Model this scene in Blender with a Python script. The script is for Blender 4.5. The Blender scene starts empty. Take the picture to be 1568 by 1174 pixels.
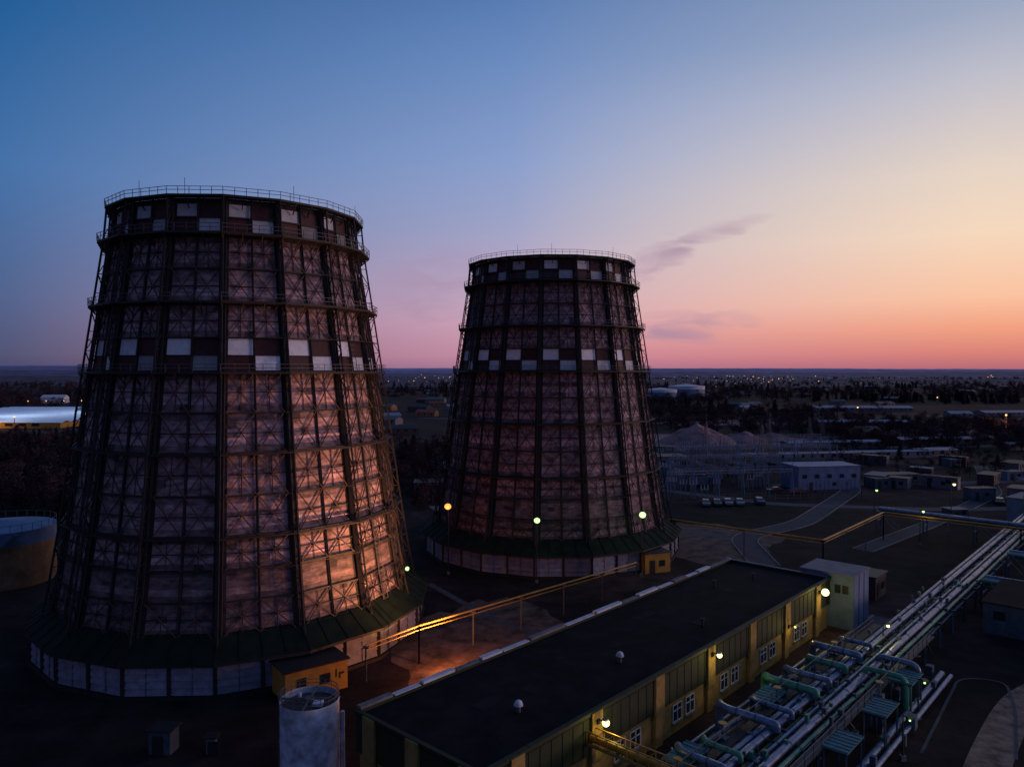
import bpy, math, random
from mathutils import Vector, Matrix, noise
random.seed(7)
R=math.radians
scene=bpy.context.scene
scene.view_settings.view_transform='Standard'
scene.view_settings.look='None'
scene.view_settings.exposure=0

def lin(c):
    o=[]
    for v in c:
        v/=255.0
        o.append(v/12.92 if v<=0.04045 else ((v+0.055)/1.055)**2.4)
    return (o[0],o[1],o[2],1)

# ---------------------------------------------------------------- materials
def mat(name,col,rough=0.8,metal=0.0,scale=1.5,var=0.35,bump=0.0,attr=False,stretch=(1,1,1),col2=None,spec=0.3):
    m=bpy.data.materials.new(name); m.use_nodes=True
    nt=m.node_tree; N=nt.nodes; L=nt.links
    b=N['Principled BSDF']; b.inputs['Roughness'].default_value=rough; b.inputs['Metallic'].default_value=metal
    b.inputs['Specular IOR Level'].default_value=spec
    tc=N.new('ShaderNodeTexCoord'); mp=N.new('ShaderNodeMapping'); mp.inputs['Scale'].default_value=stretch
    L.new(tc.outputs['Object'],mp.inputs['Vector'])
    n=N.new('ShaderNodeTexNoise'); n.inputs['Scale'].default_value=scale; n.inputs['Detail'].default_value=4; n.inputs['Roughness'].default_value=0.65
    L.new(mp.outputs['Vector'],n.inputs['Vector'])
    r=N.new('ShaderNodeValToRGB')
    c=col
    r.color_ramp.elements[0].position=0.32; r.color_ramp.elements[1].position=0.68
    if col2:
        r.color_ramp.elements[0].color=(*col2,1); r.color_ramp.elements[1].color=(*c,1)
    else:
        r.color_ramp.elements[0].color=(c[0]*(1-var),c[1]*(1-var),c[2]*(1-var),1)
        r.color_ramp.elements[1].color=(min(1,c[0]*(1+var)),min(1,c[1]*(1+var)),min(1,c[2]*(1+var)),1)
    L.new(n.outputs['Fac'],r.inputs['Fac'])
    out=r.outputs['Color']
    if attr:
        a=N.new('ShaderNodeVertexColor'); a.layer_name='Col'
        mx=N.new('ShaderNodeMix'); mx.data_type='RGBA'; mx.blend_type='MULTIPLY'; mx.inputs[0].default_value=1
        L.new(out,mx.inputs[6]); L.new(a.outputs['Color'],mx.inputs[7]); out=mx.outputs[2]
    L.new(out,b.inputs['Base Color'])
    if bump>0:
        bp=N.new('ShaderNodeBump'); bp.inputs['Strength'].default_value=bump; bp.inputs['Distance'].default_value=0.1
        L.new(n.outputs['Fac'],bp.inputs['Height']); L.new(bp.outputs['Normal'],b.inputs['Normal'])
    return m
def flat(name,col):
    m=bpy.data.materials.new(name); m.use_nodes=True; nt=m.node_tree; N=nt.nodes; L=nt.links
    b=N['Principled BSDF']; b.inputs['Roughness'].default_value=.9; b.inputs['Specular IOR Level'].default_value=0
    oi=N.new('ShaderNodeObjectInfo'); r=N.new('ShaderNodeValToRGB')
    r.color_ramp.elements[0].color=(col[0]*.55,col[1]*.55,col[2]*.55,1); r.color_ramp.elements[1].color=(col[0]*1.5,col[1]*1.45,col[2]*1.5,1)
    L.new(oi.outputs['Random'],r.inputs['Fac']); L.new(r.outputs[0],b.inputs['Base Color'])
    return m
def emit(name,col,s):
    m=bpy.data.materials.new(name); m.use_nodes=True
    b=m.node_tree.nodes['Principled BSDF']
    b.inputs['Base Color'].default_value=(0.1,.1,.1,1)
    b.inputs['Emission Color'].default_value=(*col,1); b.inputs['Emission Strength'].default_value=s
    m.cycles.emission_sampling='NONE'
    return m

M={}
M['panel']=mat('weathered_cladding',(0.62,0.41,0.445),0.7,scale=0.8,attr=True,stretch=(1,1,2.6),col2=(0.12,0.07,0.08))
M['dark_clad']=mat('dark_cladding',(0.022,0.016,0.019),0.85,scale=1.0)
M['white_paint']=mat('white_marking_panel',(0.85,0.83,0.88),0.6,scale=1.3,var=0.15,attr=True)
M['red_paint']=mat('red_marking_panel',(0.05,0.010,0.013),0.6,scale=1.3,var=0.3)
M['steel']=mat('dark_steel',(0.020,0.016,0.019),0.6,scale=3)
M['steel_r']=mat('brace_steel',(0.065,0.038,0.041),0.7,scale=3)
M['rail']=mat('rail_steel',(0.08,0.08,0.09),0.6,scale=3)
M['skirt_roof']=mat('green_skirt_roof',(0.008,0.014,0.010),0.8,scale=0.8,var=0.4,spec=.12)
M['louver']=mat('louvre_white',(0.23,0.22,0.29),0.6,scale=1.2,var=0.3,attr=True)
M['yellow']=mat('yellow_paint',(0.36,0.19,0.03),0.5,scale=1.0,var=0.25)
M['hutyellow']=mat('ochre_wall',(0.40,0.21,0.04),0.8,scale=1.0,var=0.2)
M['concrete']=mat('concrete',(0.15,0.14,0.15),0.85,scale=1.2,var=0.3)
M['roof_dark']=mat('bitumen_roof',(0.0095,0.009,0.011),0.95,scale=0.35,var=0.5,spec=.1)
M['felt']=mat('felt_patch',(0.013,0.012,0.015),0.95,scale=0.5,var=0.4,spec=.1)
M['green']=mat('dark_green_panel',(0.016,0.024,0.010),0.7,scale=1.0,var=0.3)
M['cream']=mat('ochre_render_wall',(0.26,0.165,0.05),0.85,scale=1.0,var=0.3)
M['white']=mat('white_wall',(0.48,0.48,0.54),0.7,scale=0.8,var=0.2)
M['greywall']=mat('grey_wall',(0.12,0.12,0.15),0.7,scale=0.8,var=0.3)
M['bluewall']=mat('pale_blue_wall',(0.10,0.15,0.27),0.6,scale=0.6,var=0.25)
M['pipe']=mat('pipe_sheeting',(0.12,0.165,0.27),0.36,0.3,scale=1.5,var=0.4)
M['pipe2']=mat('pipe_green',(0.05,0.20,0.15),0.45,0.1,scale=1.5,var=0.3)
M['teal']=mat('teal_canopy',(0.02,0.12,0.14),0.6,scale=1.5,var=0.3)
M['rackst']=mat('rack_steel',(0.055,0.078,0.115),0.6,0.1,scale=1.5,var=0.3)
M['glass']=mat('window_glass',(0.02,0.025,0.03),0.15,0,scale=2,var=0.3,spec=0.6)
M['asphalt']=mat('asphalt',(0.036,0.034,0.045),0.9,scale=0.5,var=0.35)
M['path']=mat('concrete_path',(0.060,0.053,0.068),0.9,scale=0.8,var=0.4)
M['dirtroad']=mat('dirt_road',(0.20,0.12,0.09),0.95,scale=0.9,var=0.6)
M['soil']=mat('bare_soil',(0.09,0.048,0.038),0.95,scale=0.45,var=0.85,bump=1.0)
M['tankw']=mat('tank_white',(0.62,0.65,0.78),0.5,scale=0.9,col2=(0.26,0.23,0.28))
M['tankrust']=mat('tank_rusty',(0.26,0.12,0.06),0.7,scale=0.6,var=0.4)
M['gantry']=mat('galvanised_steel',(0.15,0.175,0.26),0.5,0.1,scale=2,var=0.2)
M['bark']=flat('bark',(0.045,0.032,0.036))
M['twig']=flat('twigs',(0.052,0.031,0.038))
M['fir']=flat('conifer',(0.024,0.022,0.026))
M['tyre']=mat('tyre',(0.02,0.02,0.02),0.9)
M['black']=mat('black_paint',(0.015,0.015,0.015),0.7)
M['redroof']=mat('red_roof',(0.22,0.045,0.045),0.8,scale=0.5)
E_yel=emit('lamp_yellow_green',(1,1.0,0.34),3)
E_grn=emit('lamp_green_white',(0.52,1.0,0.32),1.9)
E_org=emit('lamp_sodium',(1.0,0.27,0.05),2.3)
E_far=emit('distant_lamp_warm',(1.0,0.45,0.16),2.4)
E_tiny=emit('distant_lamp_small',(1.0,0.5,0.3),.9)

# ---------------------------------------------------------------- mesh builder
class MB:
    def __init__(s): s.v=[];s.f=[];s.m=[];s.c=[];s.mats=[]
    def mi(s,m):
        if m not in s.mats: s.mats.append(m)
        return s.mats.index(m)
    def face(s,pts,m,c=(1,1,1)):
        i=len(s.v); s.v+= [tuple(p) for p in pts]; s.f.append(tuple(range(i,i+len(pts)))); s.m.append(s.mi(m)); s.c.append(c)
    def hexa(s,p,m,c=(1,1,1)):
        i=len(s.v); s.v+=[tuple(q) for q in p]; k=s.mi(m)
        for a in ((0,3,2,1),(4,5,6,7),(0,1,5,4),(1,2,6,5),(2,3,7,6),(3,0,4,7)):
            s.f.append(tuple(i+j for j in a)); s.m.append(k); s.c.append(c)
    def box(s,c,d,m,rot=0,col=(1,1,1)):
        x,y,z=d[0]/2,d[1]/2,d[2]/2; cs,sn=math.cos(rot),math.sin(rot)
        P=[]
        for dz in (-z,z):
            for dx,dy in ((-x,-y),(x,-y),(x,y),(-x,y)):
                P.append((c[0]+dx*cs-dy*sn,c[1]+dx*sn+dy*cs,c[2]+dz))
        s.hexa(P,m,col)
    def box2(s,a,b,m):
        s.box([(a[i]+b[i])/2 for i in range(3)],[abs(b[i]-a[i]) for i in range(3)],m)
    def beam(s,p,q,w,m,h=None):
        p=Vector(p);q=Vector(q);d=q-p
        if d.length<1e-4:return
        d.normalize(); up=Vector((0,0,1)) if abs(d.z)<0.95 else Vector((1,0,0))
        a=d.cross(up).normalized(); b=a.cross(d)
        h=h or w
        a=a*w/2;b=b*h/2
        s.hexa([p-a-b,p+a-b,p+a+b,p-a+b,q-a-b,q+a-b,q+a+b,q-a+b],m)
    def tube(s,pts,r,m,seg=10,radii=None,caps=True):
        pts=[Vector(p) for p in pts]; n=len(pts); rings=[]; k=s.mi(m)
        pa=None
        for i,p in enumerate(pts):
            d=(pts[min(i+1,n-1)]-pts[max(i-1,0)]).normalized()
            if pa is None:
                up=Vector((0,0,1)) if abs(d.z)<0.9 else Vector((1,0,0)); a=d.cross(up).normalized()
            else:
                a=(pa-d*pa.dot(d)).normalized()
            pa=a; b=a.cross(d); rr=radii[i] if radii else r
            st=len(s.v)
            for j in range(seg):
                t=2*math.pi*j/seg; s.v.append(tuple(p+a*math.cos(t)*rr+b*math.sin(t)*rr))
            rings.append(st)
        for i in range(n-1):
            for j in range(seg):
                j2=(j+1)%seg
                s.f.append((rings[i]+j,rings[i]+j2,rings[i+1]+j2,rings[i+1]+j)); s.m.append(k); s.c.append((1,1,1))
        if caps:
            s.f.append(tuple(rings[0]+j for j in range(seg))); s.m.append(k); s.c.append((1,1,1))
            s.f.append(tuple(rings[-1]+j for j in reversed(range(seg)))); s.m.append(k); s.c.append((1,1,1))
    def ball(s,c,r,m,seg=12,zs=1.0):
        rings=6; pts=[];rad=[]
        for i in range(rings+1):
            t=math.pi*i/rings; pts.append((c[0],c[1],c[2]-math.cos(t)*r*zs)); rad.append(max(0.001,math.sin(t)*r))
        s.tube(pts,0,m,seg,rad,False)
    def build(s,name,parent=None,smooth=False):
        me=bpy.data.meshes.new(name); me.from_pydata(s.v,[],s.f)
        for m in s.mats: me.materials.append(m)
        me.polygons.foreach_set('material_index',s.m)
        ca=me.color_attributes.new('Col','FLOAT_COLOR','CORNER')
        buf=[]
        for f,c in zip(s.f,s.c): buf+= [c[0],c[1],c[2],1.0]*len(f)
        ca.data.foreach_set('color',buf)
        me.update()
        if smooth:
            me.shade_smooth()
            me.set_sharp_from_angle(angle=R(42))
        o=bpy.data.objects.new(name,me); scene.collection.objects.link(o)
        if parent: o.parent=parent
        return o
def empty(name,loc=(0,0,0),rz=0):
    e=bpy.data.objects.new(name,None); e.location=loc; e.rotation_euler=(0,0,rz); e.empty_display_size=1
    scene.collection.objects.link(e); return e
def point(name,loc,col,power,rad=0.3,parent=None):
    l=bpy.data.lights.new(name,'POINT'); l.color=col; l.energy=power; l.shadow_soft_size=rad
    o=bpy.data.objects.new(name,l); o.location=loc; scene.collection.objects.link(o)
    if parent:o.parent=parent
    return o
def fillet(pts,r=0.8,n=4):
    pts=[Vector(p) for p in pts]; out=[pts[0]]
    for i in range(1,len(pts)-1):
        a,b,c=pts[i-1],pts[i],pts[i+1]
        d1=(a-b);d2=(c-b); rr=min(r,d1.length*.45,d2.length*.45)
        p=b+d1.normalized()*rr; q=b+d2.normalized()*rr
        for k in range(n+1):
            t=k/n; out.append(p*(1-t)**2+b*2*t*(1-t)+q*t*t)
    out.append(pts[-1]); return out

# ---------------------------------------------------------------- cooling towers
PROF=[(0,22),(7,20.4),(15,19.1),(23,18.0),(31.4,16.8),(38,15.8),(45.2,14.7),(49.5,14.3)]
def prof(z):
    for (a,ra),(b,rb) in zip(PROF,PROF[1:]):
        if z<=b: return ra+(rb-ra)*(z-a)/(b-a)
    return PROF[-1][1]
TH0=R(-76.7)
def fp(k,s,z,off=0):
    r=prof(z)-1.0+off
    a=TH0+k*R(22.5); b=a+R(22.5)
    return Vector(((1-s)*r*math.cos(a)+s*r*math.cos(b),(1-s)*r*math.sin(a)+s*r*math.sin(b),z))
def cooling_tower(loc,seed,lamp=False):
    rnd=random.Random(seed)
    T=empty('cooling_tower',loc)
    c=MB()
    rows=[5.2,8.3,11.3,14.4,18.4,22.5,26.6,30.7,32.4,34.2,37.7,41.3,44.6,45.3,46.7,48.1,48.7]
    for ri,(z0,z1) in enumerate(zip(rows,rows[1:])):
        kind='p'
        if ri==7 or ri==13: kind='B'
        elif ri==8 or ri==14: kind='A'
        elif ri in (12,15): kind='d'
        subs=5 if kind=='p' else 1
        band=[rnd.uniform(0.6,1.0) for _ in range(5)]
        band[0]*=.8; band[1]*=1.4; band[3]*=1.1; band[4]*=.7
        for k in range(16):
            for (s0,s1,h) in ((0,.085,None),(.085,.48,0),(.48,.52,None),(.52,.915,1),(.915,1,None)):
                if h is None or kind=='d':
                    c.face([fp(k,s0,z0),fp(k,s1,z0),fp(k,s1,z1),fp(k,s0,z1)],M['dark_clad']); continue
                if kind in 'AB':
                    wh=(h==0) if kind=='A' else (h==1)
                    v=rnd.uniform(.6,1.0)
                    if ri in (13,14): v*=.7
                    if wh and rnd.random()<.12: v*=.4
                    c.face([fp(k,s0,z0),fp(k,s1,z0),fp(k,s1,z1),fp(k,s0,z1)],M['white_paint'] if wh else M['red_paint'],(v,v*.97,v)); continue
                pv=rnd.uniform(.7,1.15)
                if z0<9: pv*=.5  # lowest panel rows darkened in colour, standing in for shade at the base
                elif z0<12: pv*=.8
                for j in range(subs):
                    za=z0+(z1-z0)*j/subs; zb=z0+(z1-z0)*(j+1)/subs
                    nc=3
                    for q in range(nc):
                        sa=s0+(s1-s0)*q/nc; sb=s0+(s1-s0)*(q+1)/nc
                        v=band[j]*pv*rnd.uniform(.84,1.12)
                        if q!=1: v*=.88
                        if rnd.random()<.02: v*=.35
                        t=rnd.uniform(.95,1.04)
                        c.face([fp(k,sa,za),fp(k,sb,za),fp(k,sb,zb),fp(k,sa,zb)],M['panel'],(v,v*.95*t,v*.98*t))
    c.build('cladding',T)
    b=MB()
    levels=[5.2,8.3,11.3,14.4,18.4,22.5,26.6,30.7,34.2,37.7,41.3,44.8,46.7,48.7]
    for k in range(16):
        for li,(z0,z1) in enumerate(zip(levels,levels[1:])):
            for (s0,s1) in ((.07,.5),(.5,.93)):
                m=M['steel_r']; o=.22; sm=(s0+s1)/2; zm=(z0+z1)/2
                if z1-z0>3 and z0!=30.7:
                    b.beam(fp(k,s0,z0,o),fp(k,s1,z1,o),.095,m); b.beam(fp(k,s1,z0,o+.14),fp(k,s0,z1,o+.14),.095,m)
                    if li%2==0: b.beam(fp(k,sm,z0,o-.12),fp(k,sm,z1,o-.12),.07,m)
            w=.34 if z0 in (14.4,22.5,30.7,37.7,44.8) else .15
            b.beam(fp(k,0,z0,.16),fp(k,1,z0,.16),w,M['steel'])
            if z1-z0>3 and z0!=30.7: b.beam(fp(k,0,(z0+z1)/2,.1),fp(k,1,(z0+z1)/2,.1),.08,M['steel'])
            b.beam(fp(k,.5,z0,.2),fp(k,.5,z1,.2),.16,M['steel'])
            for s in (.03,.97):
                b.beam(fp(k,s,z0,.3),fp(k,s,z1,.3),.22,M['steel'])
        b.beam(fp(k,0,32.4,.12),fp(k,1,32.4,.12),.07,M['steel'])
    b.build('cross_bracing',T)
    t=MB()
    zs=[3.6]
    while zs[-1]<48.5: zs.append(min(48.7,zs[-1]+2.1))
    for k in range(16):
        for i,(z0,z1) in enumerate(zip(zs,zs[1:])):
            t.beam(fp(k,0,z0,1.0),fp(k,0,z1,1.0),.17,M['steel'])
            t.beam(fp(k,0,z0,.1 if i%2 else 1.0),fp(k,0,z1,1.0 if i%2 else .1),.09,M['steel'])
            t.beam(fp(k,0,z0,.1),fp(k,0,z0,1.0),.08,M['steel'])
        for z in (11.3,14.4,18.4,22.5,26.6,34.2,41.3):
            big=z in (14.4,22.5)
            t.beam(fp(k,0,z,1.0),fp(k,1,z,1.0),.16 if big else .06,M['steel'])
            if big:
                t.beam(fp(k,0,z,.6),fp(k,1,z,.6),.14,M['steel'])
                for s in (.25,.5,.75): t.beam(fp(k,s,z,.1),fp(k,s,z,1.0),.1,M['steel'])
    t.build('corner_trusses',T)
    w=MB()
    for z,ro,hr in ((30.5,1.35,.8),(37.7,1.45,.8),(44.8,1.6,.8),(48.7,1.2,.75)):
        for k in range(16):
            P=[fp(k,0,z,0.02),fp(k,1,z,0.02),fp(k,1,z,ro),fp(k,0,z,ro)]
            up=Vector((0,0,.2))
            w.hexa([P[0],P[3],P[2],P[1],P[0]+up,P[3]+up,P[2]+up,P[1]+up],M['steel'])
            for hh in (.4,hr):
                u=Vector((0,0,.2+hh)); w.beam(fp(k,0,z,ro)+u,fp(k,1,z,ro)+u,.05,M['rail'])
            n=5
            for i in range(n):
                p=fp(k,i/n,z,ro)+Vector((0,0,.2)); w.beam(p,p+Vector((0,0,hr)),.05,M['rail'])
            for s in (0,.33,.66):
                w.beam(fp(k,s,z-1.1,0.2),fp(k,s,z,ro),.1,M['steel'])
    for a in (15,1,3,14,8,6,11):
        p=fp(a,.3,48.8,.9); w.beam(p,p+Vector((0,0,1.8)),.04,M['rail'])
    w.build('walkways_and_rails',T)
    l=MB()
    for z0,z1 in zip(levels,levels[1:]):
        for s in (.44,.56): l.beam(fp(2,s,z0,.5),fp(2,s,z1,.5),.06,M['rail'])
        n=int((z1-z0)/.5)
        for i in range(n):
            z=z0+(z1-z0)*i/n; l.beam(fp(2,.44,z,.5),fp(2,.56,z,.5),.04,M['rail'])
    l.build('access_ladder',T)
    s=MB()
    Rw=21.9
    def cp(k,f,r,z):
        a=TH0+k*R(22.5); bb=a+R(22.5)
        return Vector(((1-f)*r*math.cos(a)+f*r*math.cos(bb),(1-f)*r*math.sin(a)+f*r*math.sin(bb),z))
    for k in range(16):
        n=4
        for i in range(n):
            f0,f1=i/n,(i+1)/n
            s.face([cp(k,f0,22.6,3.5),cp(k,f1,22.6,3.5),cp(k,f1,19.7,5.5),cp(k,f0,19.7,5.5)],M['skirt_roof'])
            s.beam(cp(k,f0,22.6,3.54),cp(k,f0,19.7,5.54),.08,M['skirt_roof'])
        s.face([cp(k,0,22.6,3.5),cp(k,1,22.6,3.5),cp(k,1,22.6,3.25),cp(k,0,22.6,3.25)],M['steel'])
        s.face([cp(k,0,22.6,3.25),cp(k,1,22.6,3.25),cp(k,1,21.5,3.25),cp(k,0,21.5,3.25)],M['steel'])
        s.hexa([cp(k,0,21.5,0),cp(k,1,21.5,0),cp(k,1,22.2,0),cp(k,0,22.2,0),cp(k,0,21.5,.35),cp(k,1,21.5,.35),cp(k,1,22.2,.35),cp(k,0,22.2,.35)],M['steel'])
        s.face([cp(k,0,21.45,.3),cp(k,1,21.45,.3),cp(k,1,21.45,3.3),cp(k,0,21.45,3.3)],M['black'])
        for i in range(2):
            f0,f1=i/2+.02,(i+1)/2-.02
            v=rnd.uniform(.6,1.1)
            ns=4
            for j in range(ns):
                z0=.42+j*.7; z1=z0+.66
                vv=v*rnd.uniform(.9,1.05)
                s.hexa([cp(k,f0,Rw-.12,z0),cp(k,f1,Rw-.12,z0),cp(k,f1,Rw+.06,z0),cp(k,f0,Rw+.06,z0),
                        cp(k,f0,Rw-.22,z1),cp(k,f1,Rw-.22,z1),cp(k,f1,Rw-.08,z1),cp(k,f0,Rw-.08,z1)],M['louver'],(vv,vv*.97,vv))
            for ff in (.5,): s.beam(cp(k,f0+(f1-f0)*ff,Rw+.06,.4),cp(k,f0+(f1-f0)*ff,Rw-.02,3.2),.07,M['rail'])
            s.beam(cp(k,i/2,Rw+.05,.3),cp(k,i/2,Rw+.05,3.3),.3,M['steel'])
    s.build('base_skirt',T)
    if lamp:
        # small green marker lamp bracketed off the skirt roof
        g=MB(); p=Vector((20.6,-3.6,7.6)); g.beam((20.0,-3.6,4.6),(20.0,-3.6,7.5),.08,M['steel']); g.beam((19.2,-3.4,7.5),p,.08,M['steel']); g.ball(p,.24,E_grn,10); g.build('marker_lamp',T)
    return T
T1=(-32.9,91.3,0); T2=(6.8,131.8,0)
cooling_tower(T1,3,True); cooling_tower(T2,8)

# ---------------------------------------------------------------- ground
def sheet(name,pts,z,m,parent=None):
    b=MB(); b.face([(p[0],p[1],z) for p in pts],m); return b.build(name,parent)
def strip(name,pts,w,z,m,kerb=False,fr=6):
    b=MB(); P=[Vector((p[0],p[1],0)) for p in fillet([(p[0],p[1],0) for p in pts],fr,5)]
    L=[];Rr=[]
    for i,p in enumerate(P):
        d=(P[min(i+1,len(P)-1)]-P[max(i-1,0)]).normalized(); n=Vector((-d.y,d.x,0))
        L.append(p+n*w/2);Rr.append(p-n*w/2)
    for i in range(len(P)-1):
        b.face([(Rr[i].x,Rr[i].y,z),(Rr[i+1].x,Rr[i+1].y,z),(L[i+1].x,L[i+1].y,z),(L[i].x,L[i].y,z)],m)
        if kerb:
            for S in (L,Rr): b.beam((S[i].x,S[i].y,.06),(S[i+1].x,S[i+1].y,.06),.2,M['concrete'],.13)
    return b.build(name)
gm=bpy.data.materials.new('ground'); gm.use_nodes=True
nt=gm.node_tree;N=nt.nodes;L=nt.links;bs=N['Principled BSDF'];bs.inputs['Roughness'].default_value=1;bs.inputs['Specular IOR Level'].default_value=0.1
tc=N.new('ShaderNodeTexCoord')
def nz(sc,det=5):
    n=N.new('ShaderNodeTexNoise');n.inputs['Scale'].default_value=sc;n.inputs['Detail'].default_value=det;n.inputs['Roughness'].default_value=.65;L.new(tc.outputs['Object'],n.inputs['Vector']);return n
def rp(fac,els):
    r=N.new('ShaderNodeValToRGB');cr=r.color_ramp
    cr.elements[0].position=els[0][0];cr.elements[0].color=(*els[0][1],1)
    cr.elements[1].position=els[-1][0];cr.elements[1].color=(*els[-1][1],1)
    for p,c in els[1:-1]:
        e=cr.elements.new(p);e.color=(*c,1)
    L.new(fac,r.inputs['Fac']);return r
n1=nz(0.012);n2=nz(0.25);n3=nz(0.05)
r1=rp(n1.outputs['Fac'],[(.35,(.013,.011,.011)),(.5,(.024,.016,.018)),(.6,(.058,.034,.037)),(.7,(.030,.020,.024))])
r2=rp(n2.outputs['Fac'],[(.3,(.4,.4,.4)),(.7,(1.4,1.35,1.3))])
r3=rp(n3.outputs['Fac'],[(.35,(.6,.62,.6)),(.65,(1.5,1.3,1.25))])
mx=N.new('ShaderNodeMix');mx.data_type='RGBA';mx.blend_type='MULTIPLY';mx.inputs[0].default_value=1
mx2=N.new('ShaderNodeMix');mx2.data_type='RGBA';mx2.blend_type='MULTIPLY';mx2.inputs[0].default_value=1
L.new(r1.outputs[0],mx.inputs[6]);L.new(r2.outputs[0],mx.inputs[7])
L.new(mx.outputs[2],mx2.inputs[6]);L.new(r3.outputs[0],mx2.inputs[7]);L.new(mx2.outputs[2],bs.inputs['Base Color'])
bp=N.new('ShaderNodeBump');bp.inputs['Strength'].default_value=.5;bp.inputs['Distance'].default_value=.3
L.new(n2.outputs['Fac'],bp.inputs['Height']);L.new(bp.outputs['Normal'],bs.inputs['Normal'])
sheet('ground',[(-9000,-2000),(9000,-2000),(9000,12000),(-9000,12000)],0,gm)

def patch(name,cx,cy,rx,ry,z,m,seed):
    pts=[]
    for i in range(60):
        a=2*math.pi*i/60; k=1+.35*noise.noise((math.cos(a)*1.7+seed,math.sin(a)*1.7,seed))+.12*noise.noise((math.cos(a)*6+seed,math.sin(a)*6,seed))
        pts.append((cx+rx*k*math.cos(a),cy+ry*k*math.sin(a)))
    return sheet(name,pts,z,m)
patch('bare_soil_ground',-2,84,12,17,0.004,M['soil'],2)
patch('bare_soil_ground',34,135,14,14,0.004,M['soil'],5)
M['soil2']=mat('spoil_heap_soil',(0.23,0.12,0.125),0.95,scale=0.2,var=0.4,bump=.6)
patch('bare_soil_ground',82,330,48,30,0.004,M['soil2'],9)
patch('bare_soil_ground',230,360,60,25,0.004,M['soil2'],13)
patch('bare_soil_ground',140,430,60,25,0.004,M['soil2'],17)

strip('footpath',[(-12,108),(-2,92),(7,84),(16,100)],1.0,0.010,M['path'])
strip('service_road',[(135,300),(86,190),(58,150),(42,138),(40,118)],4.5,0.012,M['asphalt'],True)
strip('service_road',[(40,138),(26,150),(20,158)],3,0.016,M['path'])
strip('footpath',[(46.5,93),(3.5,46)],3.0,0.012,M['path'],True)
strip('access_road',[(70,200),(130,205),(210,230)],5,0.010,M['path'])
strip('access_road',[(30,200),(60,172),(95,165),(160,172)],4,0.014,M['path'])
strip('access_road',[(60,128),(84,150),(120,186),(150,240)],3.4,0.018,M['asphalt'],True)
strip('access_road',[(70,290),(180,300),(330,330)],6,0.010,M['path'])
strip('access_road',[(-60,480),(40,420),(150,440),(340,520)],7,0.010,M['path'])
strip('dirt_road',[(30,49),(37,58),(44,66),(48,70),(54,74),(64,70)],3.0,0.012,M['dirtroad'])
strip('yard_kerb',[(33,60),(45,75),(49,74),(46,68),(40,59)],.25,0.05,M['path'],False,3)

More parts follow.
